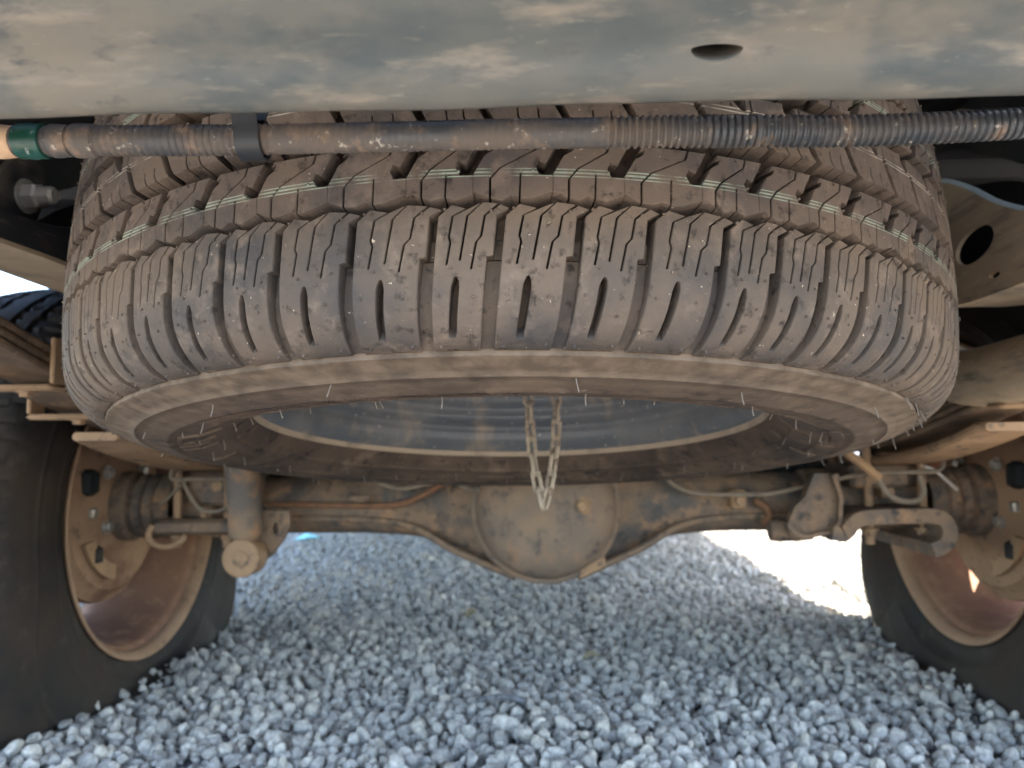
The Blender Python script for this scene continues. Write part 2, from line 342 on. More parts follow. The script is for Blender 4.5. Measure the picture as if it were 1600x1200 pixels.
ng.links.new(gi.outputs[0], ip.inputs['Points']); ng.links.new(ci.outputs[0], ip.inputs['Instance']); ng.links.new(named('pick', 'INT'), ip.inputs['Instance Index'])
ng.links.new(named('rot', 'FLOAT_VECTOR'), e2r.inputs[0]); ng.links.new(e2r.outputs[0], ip.inputs['Rotation']); ng.links.new(named('size', 'FLOAT'), ip.inputs['Scale'])
ng.links.new(ip.outputs[0], go.inputs[0])
md = gravel.modifiers.new('scatter', 'NODES'); md.node_group = ng

# ------------------------------------------------------------------ tyre profile, shared by the spare and the road wheels
TR = .3875
_h = spline([(.3875, 0), (.3868, .03), (.3852, .06), (.382, .088), (.3782, .103), (.3715, .1135), (.362, .1212), (.350, .1265), (.335, .1315), (.31, .1365), (.285, .1345), (.264, .1265), (.25, .116), (.2405, .106)], 12)
PR = np.array([p[0] for p in _h]); PZ = np.array([p[1] for p in _h]); PT = np.concatenate([[0], np.cumsum(np.hypot(np.diff(PR), np.diff(PZ)))])
NR = np.gradient(PZ, PT); NZ = -np.gradient(PR, PT); TEND = PT[-1]
def tprof(t, h=0.):
    s = -1 if t < 0 else 1; t = abs(t)
    return np.interp(t, PT, PR) + np.interp(t, PT, NR) * h, s * (np.interp(t, PT, PZ) + np.interp(t, PT, NZ) * h)
def tp(s, t, h=0.):
    """point on the spare's tyre: s along the circumference, t across from the middle of the tread (downwards), h outwards"""
    r, z = tprof(t, h); a = s / TR - PI / 2
    return (r * math.cos(a), r * math.sin(a), -z)

# ------------------------------------------------------------------ spare wheel
SP = Vector((-.03, .765, .5105)); SP_TILT = R(-8.3)
spare = empty('spare_wheel', SP); spare.rotation_euler = (SP_TILT, 0, 0)
tag(spare, 'dusty all terrain spare tyre on a steel rim slung flat under the truck', 'spare wheel')
def carc_h(t):
    t = abs(t)
    return float(np.interp(t, [0, .1, .115, .1395, .1412, .1418, .1435, .145, .1625, .163, .1645, .165, .185, .187, .19, .1915, .2085, .2095, .2115, .2125, .2355, .2365, .2385, .2395], [-.0125, -.0125, -.0115, -.0048, -.003, .0005, .0005, 0, 0, .0006, .0006, 0, 0, .001, .001, 0, 0, .0009, .0009, 0, 0, .0012, .0012, 0]))
mb = MB(); rows = list(np.linspace(0, .1, 9)) + [.108, .115, .122, .13, .1365, .1395, .1412, .1418, .1427, .1435, .145] + [.15, .156, .1625, .163, .1645, .165, .172, .179, .185, .187, .19, .1915, .197, .203, .2085, .2095, .2115, .2125, .218, .224, .23, .2355, .2365, .2385, .2395] + list(np.linspace(.243, TEND, 4))
ts = [-t for t in rows[:0:-1]] + rows
mb.lathe([(tprof(t, carc_h(t))[0], -tprof(t, carc_h(t))[1]) for t in ts], 180)
tyre = mb.build('tyre', 'sidewall', spare, angle=60, local=True)

NP = 64; sizes = [rnd.choice((.9, .97, 1.06, 1.12)) for _ in range(NP)]; base_p = 2 * PI * TR / sum(sizes)
VAR = sorted(set(sizes)); starts = np.concatenate([[0], np.cumsum([s * base_p for s in sizes])])

def strip(mb, sl, sr, ts, top, hb=-.016, cl=lambda t: .0005, cr=lambda t: .0005, t0l=None, t0r=None):
    n0 = len(mb.v)
    for j, t in enumerate(ts):
        tl = t0l if (j == 0 and t0l is not None) else t; tr_ = t0r if (j == 0 and t0r is not None) else t
        h = top(t); a, b = sl(t), sr(t); c1, c2 = cl(t), cr(t)
        for s_, tt, hh in ((a, tl, hb), (a, tl, h - c1), (a + c1, tl, h), (b - c2, tr_, h), (b, tr_, h - c2), (b, tr_, hb)):
            mb.v.append(tp(s_, tt, hh))
    m = len(ts)
    for j in range(m - 1):
        for i in range(5):
            mb.f.append((n0 + j * 6 + i, n0 + j * 6 + i + 1, n0 + (j + 1) * 6 + i + 1, n0 + (j + 1) * 6 + i))
    mb.f.append(tuple(n0 + i for i in range(6))); mb.f.append(tuple(n0 + (m - 1) * 6 + i for i in range(6))[::-1])

def nub(mb, s, t, h=.0011, r=.0009):
    p = Vector(tp(s, t, -.0003)); d = (Vector(tp(s, t, .01)) - p).normalized()
    mb.tube([p, p + d * h, p + d * (h + .0004)], r, 6, True, rad=[r, r * .85, r * .4])

def zig(x):                                    # zigzag edge, x = fraction of one pitch
    return float(np.interp(x % 1., [0, .1, .33, .66, .86, 1.], [.0608, .0578, .0606, .0556, .0596, .0608]))

TSH = [.0, .064, .066, .072, .0745, .0775, .081, .0845, .0852, .0865, .0872, .0885, .0892, .091, .0917, .0945, .0952, .097, .1, .105, .11, .115, .12, .1245, .128, .1288, .1325, .1365, .1405]
def shoulder_mesh(k):
    p = base_p * k; w = p - .0046; mb = MB()
    lean = lambda t: -.1 * (t - .055)
    left = lambda t: lean(t)
    right = lambda t: lean(t) + w - float(np.interp(t, [.0845, .0852], [0, .0032]))
    sip = [lambda t: lean(t) + w * float(np.interp(t, [.055, .0745, .0775, .0892, .14], [.27, .215, .25, .215, .2])),
           lambda t: lean(t) + w * float(np.interp(t, [.055, .0872, .0945, .128, .14], [.52, .44, .40, .37, .37])),
           lambda t: lean(t) + w * float(np.interp(t, [.055, .0745, .0775, .0917, .14], [.82, .765, .69, .645, .64]))]
    gap = [lambda t: .0011 if t < .0889 else 0., lambda t: .0011 if t < .0870 else (.0044 * float(np.interp(t, [.0945, .0955, .1, .122, .128, .1284], [0, .6, 1, 1, .9, 0]))), lambda t: .0011 if t < .0913 else 0.]
    top = lambda t: float(np.interp(t, [0, .1, .13, .137, .1405], [0, 0, 0, -.0006, -.0018]))
    zero = lambda t: 0.
    def ch(i): return lambda t: min(.0004, gap[i](t))
    B = [left] + sip + [right]
    for i in range(4):
        L_ = (lambda t: B[0](t)) if i == 0 else (lambda t, i=i: sip[i - 1](t) + gap[i - 1](t) / 2)
        R_ = (lambda t: B[4](t)) if i == 3 else (lambda t, i=i: sip[i](t) - gap[i](t) / 2)
        strip(mb, L_, R_, TSH, top, cl=(lambda t: .0006) if i == 0 else ch(i - 1), cr=(lambda t: .0006) if i == 3 else ch(i),
              t0l=zig((L_(.055)) / p + .08), t0r=zig((R_(.055)) / p + .08))
    # raised floor of the cross groove, in two steps
    gl = lambda t: right(t) - .0005; gr = lambda t: p + lean(t) + .0005
    strip(mb, gl, gr, [.0735, .0742, .079, .0845], lambda t: float(np.interp(t, [.0735, .0742], [-.0115, -.0105])), cl=zero, cr=zero)
    strip(mb, gl, gr, [.0846, .0853, .092, .1, .11, .12, .13, .1365, .1405], lambda t: float(np.interp(t, [.0846, .0853, .11, .1405], [-.0115, -.0098, -.0072, -.003])), cl=zero, cr=zero)
    for s_, t in ((.1, .0605), (.9, .062), (.3, .0905), (.8, .0895), (.12, .104), (.72, .105), (.14, .134), (.8, .133)): nub(mb, lean(t) + w * s_, t)
    return mb.mesh('shoulder_block', 'tread', angle=28)

def poly_block(mb, pts, slope_low=None, ch=.0004, hb=-.015, dt0=0.):
    """extruded outline in (s, t); walls whose t lies beyond slope_low lean outwards (a wide chamfer)"""
    n = len(pts); P2 = [Vector((a, b + dt0, 0)) for a, b in pts]
    area = sum(P2[i].x * P2[(i + 1) % n].y - P2[(i + 1) % n].x * P2[i].y for i in range(n))
    if area < 0: P2 = P2[::-1]
    ins = []
    for i in range(n):
        a, b, c = P2[i - 1], P2[i], P2[(i + 1) % n]; d1 = (b - a).normalized(); d2 = (c - b).normalized()
        n1 = Vector((-d1.y, d1.x, 0)); n2 = Vector((-d2.y, d2.x, 0)); bi = n1 + n2
        k = ch / max(.35, (1 + n1.dot(n2)) / 2) / 2
        ins.append(b + bi * k)
    tri = tessellate_polygon([ins]); o = len(mb.v)
    for p in ins: mb.v.append(tp(p.x, p.y, 0))
    for p in P2: mb.v.append(tp(p.x, p.y, -ch))
    for p in P2:
        dt = .0026 if (slope_low and p.y > slope_low) else 0
        mb.v.append(tp(p.x, p.y + dt, hb if not dt else -.0125))
    for t in tri: mb.f.append(tuple(o + i for i in t))
    for i in range(n):
        j = (i + 1) % n
        mb.f.append((o + i, o + j, o + n + j, o + n + i)); mb.f.append((o + n + i, o + n + j, o + 2 * n + j, o + 2 * n + i))

def zlow(s, p): return zig(((s - .0145) / p + .08) % 1) - .0074
def rib_mesh(k):
    p = base_p * k; mb = MB(); e = -.54; t0 = .0212; g = .00055
    slr = lambda t: .0068 + e * (t - t0); sll = lambda t: p + e * (t - t0)
    sp = [(p - .0105, t0), (p - .012, .0262), (p - .028 * k, .0358), (p - .0328 * k, .0415)]
    bx = p - .0329 * k; tb = .0395
    A = [(slr(t0), t0), (sp[0][0] - .0075, t0), (sp[0][0] - .0078, .0256), (sp[0][0] - .0086, .0256), (sp[0][0] - .0084, t0), (sp[0][0] - g, t0), (sp[1][0] - g, sp[1][1]), (sp[2][0] - g, sp[2][1]), (sp[3][0] - g, sp[3][1]), (bx - g, zlow(bx, p)),
         ((bx + slr(tb)) / 2, zlow((bx + slr(tb)) / 2, p)), (slr(tb), zlow(slr(tb), p)), (slr(tb), tb), (slr(.029), .029), (slr(.0285) + .0042, .0262), (slr(.0265) + .0042, .0238), (slr(.0245), .0248)]
    poly_block(mb, A, .0445, dt0=.003)
    low = np.linspace(p + slr(tb), bx + g, 7)[1:-1]; mid = (bx + p + slr(tb)) / 2 - .001
    B = [(sp[0][0] + g, t0), (sll(t0), t0), (sll(.0335), .0335), (sll(.0335) - .0036, .0318), (sll(.0365) - .0036, .0352), (sll(tb), tb), (p + slr(tb), tb), (p + slr(tb), zlow(p + slr(tb), p))]
    B += [(s, zlow(s, p)) for s in low if s > mid]
    B += [(mid + .0005, zlow(mid, p)), (mid + .001, .0385), (mid + .0002, .0385), (mid - .0004, zlow(mid, p))]
    B += [(s, zlow(s, p)) for s in low if s < mid - .001]
    B += [(bx + g, zlow(bx, p)), (sp[3][0] + g, sp[3][1]), (sp[2][0] + g, sp[2][1]), (sp[1][0] + g, sp[1][1])]
    poly_block(mb, B, .0445, dt0=.003)
    nub(mb, mid + .007, .0405); nub(mb, sll(.03) - .012, .026)
    return mb.mesh('rib_block', 'tread_green', angle=14)
def centre_mesh(k):
    p = base_p * k; mb = MB(); W = .0152
    # slot slanting down to the right, open at the lower edge; closed above by a sipe
    A = [(.0045, W), (.0045 - .003, W - .0035), (-.0065, -.0035), (-.0095, -.0065), (-.0105, -W),
         (p * .30, -W), (p * .30 + .0006, -.007), (p * .30 + .0014, -.007), (p * .30 + .0008, -W),
         (p * .52 - .0105, -W), (p * .52 - .0005, -.0055), (p * .52 + .003, -.005), (p * .52 + .0028, -W),
         (p - .0114, -W), (p - .0104, -.0065), (p - .0115, -.0032), (p - .0035, W - .0035), (p - .0005, W),
         (p * .68, W), (p * .68 - .0025, .0105), (p * .68 - .003, .006), (p * .68 - .0038, .006), (p * .68 - .0033, .0107), (p * .68 - .0009, W),
         (p * .42, W), (p * .42 - .0025, .0105), (p * .42 - .003, .006), (p * .42 - .0038, .006), (p * .42 - .0033, .0107), (p * .42 - .0009, W)]
    poly_block(mb, A, .0150)
    return mb.mesh('centre_block', 'tread_white', angle=14)
meshes = {k: (shoulder_mesh(k), rib_mesh(k), centre_mesh(k)) for k in VAR}
SH_OFF, CT_OFF = .0145, .006
for i in range(NP):
    k = sizes[i]
    for m, name, off, flip in ((0, 'shoulder_block', SH_OFF, 0), (1, 'rib_block', 0, 0), (2, 'centre_block', CT_OFF, 0), (0, 'shoulder_block', .004, 1), (1, 'rib_block', .012, 1)):
        o = bpy.data.objects.new(name, meshes[k][m]); col.objects.link(o); o.parent = tyre
        ang = (starts[i] + off) / TR
        # flipped blocks sit on the upper half, turned half round about the radius at the block's start
        mat = Matrix.Rotation(ang, 4, 'Z')
        if flip: mat = Matrix.Rotation(ang + sizes[i] * base_p / TR, 4, 'Z') @ Matrix.Rotation(PI, 4, Vector((0, -1, 0)))
        o.matrix_local = mat

# sidewall relief: ribbed band, raised bars and wedges
def wall_patch(mb, a0, a1, r0_, r1_, h=.0012, n=6, m=3, skew=0., inset=.0008):
    """raised patch on the lower sidewall between two angles (degrees from the rear, + to the right) and two arc positions"""
    rows_ = []
    for j in range(m + 1):
        t = r0_ + (r1_ - r0_) * j / m
        rows_.append([tp(R(a0 + (a1 - a0) * i / n) * TR + skew * (t - r0_), t, h) for i in range(n + 1)])
    o = len(mb.v)
    for r_ in rows_: mb.v += r_
    w = n + 1
    for j in range(m):
        for i in range(n): mb.f.append((o + j * w + i, o + j * w + i + 1, o + (j + 1) * w + i + 1, o + (j + 1) * w + i))
    ring = [(i, 0) for i in range(n + 1)] + [(n, j) for j in range(1, m + 1)] + [(i, m) for i in range(n - 1, -1, -1)] + [(0, j) for j in range(m - 1, 0, -1)]
    b = len(mb.v)
    for i, j in ring:
        t = r0_ + (r1_ - r0_) * j / m; ex = inset * ((i == n) - (i == 0)); et = inset * ((j == m) - (j == 0))
        mb.v.append(tp(R(a0 + (a1 - a0) * i / n) * TR + skew * (t - r0_) + ex, t + et, -.0005))
    L_ = len(ring)
    for k in range(L_):
        i, j = ring[k]; i2, j2 = ring[(k + 1) % L_]
        mb.f.append((o + j * w + i, o + j2 * w + i2, b + (k + 1) % L_, b + k))
mb = MB(); a = -44.
while a < 3: wall_patch(mb, a, a + .3, .194, .2085, .0007, 1, 3, skew=.35, inset=.0002); a += .72
mb.build('ribbed_band', 'sidewall', tyre, angle=30, local=True)
def relief(name, items):
    for it in items:
        mb = MB(); wall_patch(mb, *it[:4], h=.0016, n=max(2, int(abs(it[1] - it[0]))), m=5, skew=it[4] if len(it) > 4 else 0)
        mb.build(name, 'sidewall', tyre, angle=30, local=True)
relief('raised_bar', [(-62, -60.4, .198, .228, .5), (-70, -68.4, .196, .226, .2), (-72.6, -71.6, .196, .22, .1), (-77, -75.5, .196, .226, 0), (-82, -78, .196, .2, 0), (-68, -61, .196, .1995, 0), (-40, -20, .2115, .2165, .2), (-16, -1, .2115, .2165, .2), (16, 34, .2115, .2165, -.3)])
relief('raised_wedge', [(63, 76, .197, .206, -.5), (80, 88, .2, .214, .3), (92, 100, .2, .226, -.2), (-98, -90, .2, .224, .2), (150, 160, .2, .225), (166, 176, .2, .225), (182, 192, .2, .225), (198, 208, .2, .225)])
# rubber hairs left by the mould
mb = MB()
def hair(adeg, t, ln, lean=0):
    s = R(adeg) * TR; p = Vector(tp(s, t, 0)); d = (Vector(tp(s, t, .01)) - p).normalized()
    d = (d + Vector((rnd.uniform(-.25, .25), rnd.uniform(-.25, .25), rnd.uniform(-.25, .1)))).normalized()
    mb.tube([p, p + d * ln * .5, p + d * ln + Vector((rnd.uniform(-.001, .001), 0, 0))], .0004, 5, True, rad=[.0004, .00032, .00042])
for k in range(16): hair(-172 + k * 22.5 + rnd.uniform(-3, 3), rnd.choice((.158, .166, .172)), rnd.uniform(.004, .009))
for k in range(27): hair(-176 + k * 13.3 + rnd.uniform(-3, 3), rnd.choice((.196, .204, .212)), rnd.uniform(.004, .009))
for k in range(22): hair(-176 + k * 16.3 + rnd.uniform(-4, 4), rnd.choice((.222, .23, .238)), rnd.uniform(.006, .01))
for k in range(11): hair(52 + k * 5.6 + rnd.uniform(-1, 1), .139, rnd.uniform(.004, .011))
tag(mb.build('rubber_hair', 'hair', tyre, local=True), kind='stuff')

# steel rim of the spare
rim = empty('rim', SP, None); rim.parent = spare; rim.location = (0, 0, 0)
mb = MB(); prof = spline([(.2385, -.100), (.2415, -.1065), (.2455, -.1105), (.2475, -.108), (.2465, -.1045)], 5)
mb.lathe(prof, 128); mb.build('rim_lip', 'rim_lip', rim, local=True)
mb = MB(); mb.lathe(spline([(.2386, -.1), (.2345, -.0975), (.2265, -.089), (.2235, -.08), (.222, -.071), (.2135, -.066), (.2095, -.0615), (.2075, -.05), (.2, -.041), (.198, -.02), (.2005, .01), (.205, .03), (.202, .042), (.19, .05)], 5), 128)
mb.build('rim_barrel', 'spare_rim', rim, local=True, angle=60)
mb = MB(); mb.lathe([(.192, .049), (.17, .056), (.15, .05), (.12, .046), (.1, .05), (.085, .038), (.04, .036), (.036, .044)], 96); mb.build('rim_disc', 'spare_rim', rim, local=True)
for k in range(6):
    a = 2 * PI * k / 6; mb = MB(); mb.bolt((.07 * math.cos(a), .07 * math.sin(a), .037), (0, 0, -1), .009, .01); mb.build('wheel_stud_hole', 'black', rim, local=True)

# ------------------------------------------------------------------ hanging chain
LK = .0158; LKw = .0033
mb = MB(); hp = .0064; hw = .0037; path = []
for i in range(24):
    a = 2 * PI * i / 24; x = math.cos(a) * hw; z = math.sin(a) * hw + (hp if math.sin(a) >= 0 else -hp); path.append((x, 0, z))
rings = []
for i, p in enumerate(path):
    p = Vector(p); t = (Vector(path[(i + 1) % 24]) - Vector(path[i - 1])).normalized(); nrm = Vector((t.z, 0, -t.x)); y = Vector((0, 1, 0))
    rings.append([p + (nrm * math.cos(2 * PI * k / 8) + y * math.sin(2 * PI * k / 8)) * .0021 for k in range(8)])
mb.loft(rings + [rings[0]], False); link_mesh = mb.mesh('link', 'chain')
cp = spline([(-.016, .752, .545), (-.014, .75, .49), (-.013, .748, .434), (-.0105, .747, .39), (-.006, .747, .355), (-.001, .748, .3305), (.0005, .749, .328), (.002, .75, .3305), (.008, .751, .355), (.0132, .752, .39), (.0145, .752, .434), (.013, .753, .49), (.012, .755, .545)], 40)
cl = [0]
for i in range(1, len(cp)): cl.append(cl[-1] + (Vector(cp[i]) - Vector(cp[i - 1])).length)
def on(path, L_, s): return Vector([float(np.interp(s, L_, [p[k] for p in path])) for k in range(3)])
chain = empty('chain', (0, .75, .545)); tag(chain, 'dusty steel chain hanging in a loop through the spare rim', 'chain')
nl = 2 * int(cl[-1] / LK / 2)
for i in range(nl):
    s = (i + .5) * cl[-1] / nl; p = on(cp, cl, s); t = (on(cp, cl, s + .006) - on(cp, cl, s - .006)).normalized()
    o = bpy.data.objects.new('link', link_mesh); col.objects.link(o); o.parent = chain; o.location = p - chain.location
    o.rotation_euler = (t.to_track_quat('Z', 'Y').to_matrix() @ Matrix.Rotation(R(30 + 90 * (i % 2) + rnd.uniform(-9, 9)), 3, 'Z')).to_euler()

# ------------------------------------------------------------------ pickup truck
AX_Y, AX_Z = 1.33, .285
truck = empty('pickup_truck', (0, AX_Y, 0)); tag(truck, 'dusty pickup truck seen from beneath its tail with two flat rear tyres', 'pickup truck')

# ---- rear beam over the camera
mb = MB(); sec = [(.30, .532), (.288, .519), (.2835, .5175), (.2795, .519), (.274, .527), (.266, .5345), (.258, .54), (.24, .556), (.222, .585), (.215, .64), (.225, .66), (.30, .66), (.305, .6), (.30, .54)]
xs = np.linspace(-.9, .9, 91); hx, hy = .066, .268
beam_ring = [[(x, y, z + .0022 * (-x) / .2 * .4 + .0005 * math.sin(x * 31) + .0003 * math.sin(x * 77 + 1)) for y, z in sec] for x in xs]
mb.loft(beam_ring)
beam = mb.build('rear_beam', 'bumper', truck, angle=55)
# drain hole sunk into the beam's face
mb = MB(); c = Vector((.065, .27, .5303)); nrm = Vector((0, -.68, -.73)).normalized(); ax = Vector((1, 0, 0)); ay = nrm.cross(ax)
mb.loft([[c + nrm * o_ + ax * math.cos(2 * PI * k / 28) * .0094 + ay * math.sin(2 * PI * k / 28) * (.0042 if math.sin(2 * PI * k / 28) * ay.z < 0 else .0018) for k in range(28)] for o_ in (.012, -.045)])
cut = mb.build('cutter', 'liner'); bo = beam.modifiers.new('hole', 'BOOLEAN'); bo.operation = 'DIFFERENCE'; bo.object = cut; bo.solver = 'EXACT'
bpy.context.view_layer.update(); me2 = bpy.data.meshes.new_from_object(beam.evaluated_get(bpy.context.evaluated_depsgraph_get())); beam.modifiers.clear(); beam.data = me2; me2.shade_smooth(); me2.set_sharp_from_angle(angle=R(35))
bpy.data.objects.remove(cut)

# ---- wiring conduit under the beam
cpts = spline([(-.5, .345, .531), (-.36, .335, .5295), (-.244, .33, .528), (-.126, .33, .526), (-.012, .33, .5255), (.073, .33, .5245), (.141, .33, .523), (.209, .33, .5245), (.33, .335, .531), (.5, .345, .545)], 60)
L_ = [0]
for i in range(1, len(cpts)): L_.append(L_[-1] + (Vector(cpts[i]) - Vector(cpts[i - 1])).length)
P3, rad = [], []
s = 0.
while s < L_[-1]:
    p = on(cpts, L_, s); P3.append(p)
    ripple = .00055 if p.x > .03 else (.00034 if p.x < -.12 else .00014)
    base = .0066 - .0004 * max(0, min(1, (p.x - .1) / .1))
    ph = (s % .0031) / .0031
    rad.append(base + (ripple if ph < .55 else -ripple)); s += .00077
mb = MB(); mb.tube(P3, 0, 14, True, rad); conduit = mb.build('wiring_conduit', 'conduit', truck, angle=50)
def sleeve(name, x0, x1, r, mat, bulge=0, parent=conduit, taper=0):
    pp = [Vector(p) for p in cpts if x0 <= p[0] <= x1]; mb = MB(); m = len(pp)
    mb.tube(pp, r, 18, True, [r + bulge * math.sin(PI * i / (m - 1)) + taper * i / (m - 1) + rnd.uniform(-.0002, .0002) for i in range(m)]); return mb.build(name, mat, parent)
sleeve('green_tape', -.2355, -.2205, .0078, 'green_tape', .0002); sleeve('peach_tape', -.272, -.236, .0072, 'tan_tape', .0004); sleeve('rubber_boot', -.220, -.2105, .0077, 'conduit', 0, conduit, -.0006)
sleeve('tape_wrap', -.2105, -.197, .0074, 'conduit', .0002)
# clip that hangs the conduit from the beam
mb = MB(); cx = -.1275; cy, cz = .33, .526; prof = []
for k in range(15):
    a = R(-200 + k * 220 / 14); prof.append((cy - .0086 * math.cos(a), cz + .0086 * math.sin(a)))
prof = [(.334, .549), (.3335, .541)] + [(cy + .0084 * math.cos(R(100 - k * 24)), cz + .0084 * math.sin(R(100 - k * 24))) for k in range(13)] + [(.318, .537), (.312, .546)]
th = .0011; out = []
for i, (y, z) in enumerate(prof):
    a, b = prof[max(i - 1, 0)], prof[min(i + 1, len(prof) - 1)]; t = Vector((b[0] - a[0], b[1] - a[1])).normalized(); out.append((y - t.y * th, z + t.x * th))
for x0, x1 in ((cx - .0055, cx + .0055),):
    mb.loft([[(x0, y, z) for y, z in prof + out[::-1]], [(x1, y, z) for y, z in prof + out[::-1]]], False)
    for i in range(len(prof) - 1):
        for x in (x0, x1): mb.add([(x, *prof[i]), (x, *prof[i + 1]), (x, *out[i + 1]), (x, *out[i])], [(0, 1, 2, 3)])
mb.build('conduit_clip', 'black', truck, angle=30)

# ---- frame rails
def rail(sx, mat):
    fr = empty('frame_rail', (sx * .43, 1.0, .53), truck)
    def outline(z_add=0):
        top = [(.42, .60), (.55, .578), (.66, .583), (.72, .605), (.78, .642), (.84, .668), (.95, .69), (1.2, .72), (1.5, .72), (1.9, .68), (2.6, .62), (5., .62)]
        bot = [(5., .46), (2.6, .46), (1.9, .55), (1.5, .61), (1.2, .605), (.98, .565), (.86, .537), (.78, .5285), (.66, .531), (.55, .53), (.42, .53)]
        return spline([(*p, 0) for p in top], 4)[:], spline([(*p, 0) for p in bot], 4)
    tpn, bt = outline()
    if sx < 0: bt = [(p[0], p[1] + .026 * max(0, min(1, (1.2 - p[0]) / .3)), 0) for p in bt]
    pts_ = [(sx * .43, p[0], p[1]) for p in tpn + bt]
    hole = [(sx * .43, .766 + .034 * math.cos(2 * PI * k / 28), .579 + .0165 * math.sin(2 * PI * k / 28) - .1 * .034 * math.cos(2 * PI * k / 28)) for k in range(28)]
    h2 = [(sx * .43, .735 + .009 * math.cos(2 * PI * k / 14), .5425 + .003 * math.sin(2 * PI * k / 14)) for k in range(14)]
    mb = MB(); mb.prism(pts_, (sx * .004, 0, 0), [hole, h2]); mb.build('rail_web', mat, fr, angle=30)
    mb = MB()
    for i in range(len(bt) - 1):                                     # lower flange
        (y0, z0_, _), (y1, z1, _) = bt[i], bt[i + 1]
        mb.add([(sx * .4295, y0, z0_), (sx * .4295, y1, z1), (sx * .5, y1, z1), (sx * .5, y0, z0_), (sx * .4295, y0, z0_ - .004), (sx * .4295, y1, z1 - .004), (sx * .5, y1, z1 - .004), (sx * .5, y0, z0_ - .004)],
               [(0, 1, 2, 3), (4, 7, 6, 5), (0, 4, 5, 1), (3, 2, 6, 7)])
    mb.build('rail_flange', 'frame_tan', fr, angle=30)
    mb = MB(); mb.tube([(sx * .4335, p[0], p[1] + .001) for p in tpn], .0032, 8); mb.build('rail_top_edge', 'edge_glint' if sx > 0 else 'frame', fr)  # only the right edge carries the painted sky reflection
    mb = MB(); mb.prism([(sx * .505, p[0], p[1]) for p in tpn + bt], (sx * .004, 0, 0)); mb.build('rail_outer_web', 'liner', fr, angle=30)
    return fr
rail(1, 'frame_tan'); rail(-1, 'frame')  # right web takes the tan with bounce light in its colour
# inner panel above the right rail: black plastic splash shield with a raised rib
for sx in (1, -1):
    mb = MB(); prof = spline([(.47, .4, .56), (.47, .6, .6), (.475, .72, .64), (.48, .82, .69), (.49, .95, .74), (.5, 1.3, .79), (.5, 1.8, .79)], 6)
    mb.loft([[(sx * (x - .002), y, z) for x, y, z in prof], [(sx * (x - .002), y, z + .2) for x, y, z in prof], [(sx * (x + .004), y, z + .2) for x, y, z in prof], [(sx * (x + .004), y, z) for x, y, z in prof]], False, False)
    sh = mb.build('splash_shield', 'black', truck, angle=40)
    mb = MB(); mb.tube([(sx * (x - .003), y, z + .052 - .02 * (y - .6)) for x, y, z in prof], .0016, 6); mb.build('shield_rib', 'frame_tan', sh)

# shackle hanger and bolt on the left
mb = MB(); X = -.462
mb.prism([(X, p[0], p[1]) for p in ((.56, .56), (.6, .545), (.665, .575), (.69, .625), (.68, .65), (.655, .655), (.635, .635), (.61, .60))], (-.008, 0, 0)); hang = mb.build('shackle_hanger', 'frame', truck, angle=30)
mb = MB(); mb.bolt((X + .0005, .66, .615), (1, -.06, 0), .0115, .014, .014, .0078); mb.build('shackle_bolt', 'zinc', hang, angle=30)
mb = MB(); mb.box((-.62, .38, .6), (-.44, .46, .67), .01); mb.build('spring_hanger_bracket', 'liner', hang)

# ---- leaf springs
SX = .56
def leaf_curve(off=0, y0=.52, y1=2.1):
    ys = np.linspace(y0, y1, 40); zz = []
    for y in ys:
        z = float(np.interp(y, [.45, .62, .766, .95, 1.15, 1.33, 1.55, 1.8, 2.1], [.575, .525, .484, .44, .402, .38, .395, .43, .49])); zz.append(z + off)
    zz = np.convolve(np.pad(zz, 2, mode='reflect', reflect_type='odd'), np.ones(5) / 5, 'valid')
    return list(zip(ys, zz))
def leaf(name, sx, yz, th, w, mat, parent):
    mb = MB(); rings = []
    for i, (y, z) in enumerate(yz):
        e = 1.
        a, b = sx * SX - w / 2, sx * SX + w / 2; c = th * .3
        rings.append([(a, y, z - th / 2 + c), (a + c, y, z - th / 2), (b - c, y, z - th / 2), (b, y, z - th / 2 + c), (b, y, z + th / 2 - c), (b - c, y, z + th / 2), (a + c, y, z + th / 2), (a, y, z + th / 2 - c)])
    def rounded(r, d):                                               # tapering tip
        c = Vector(np.mean(np.array(r), 0)); return [tuple(c + (Vector(p) - c) * .82 + Vector((0, d, 0))) for p in r]
    rings = [rounded(rings[0], -.012)] + rings + [rounded(rings[-1], .012)]
    mb.loft(rings); return mb.build(name, mat, parent)
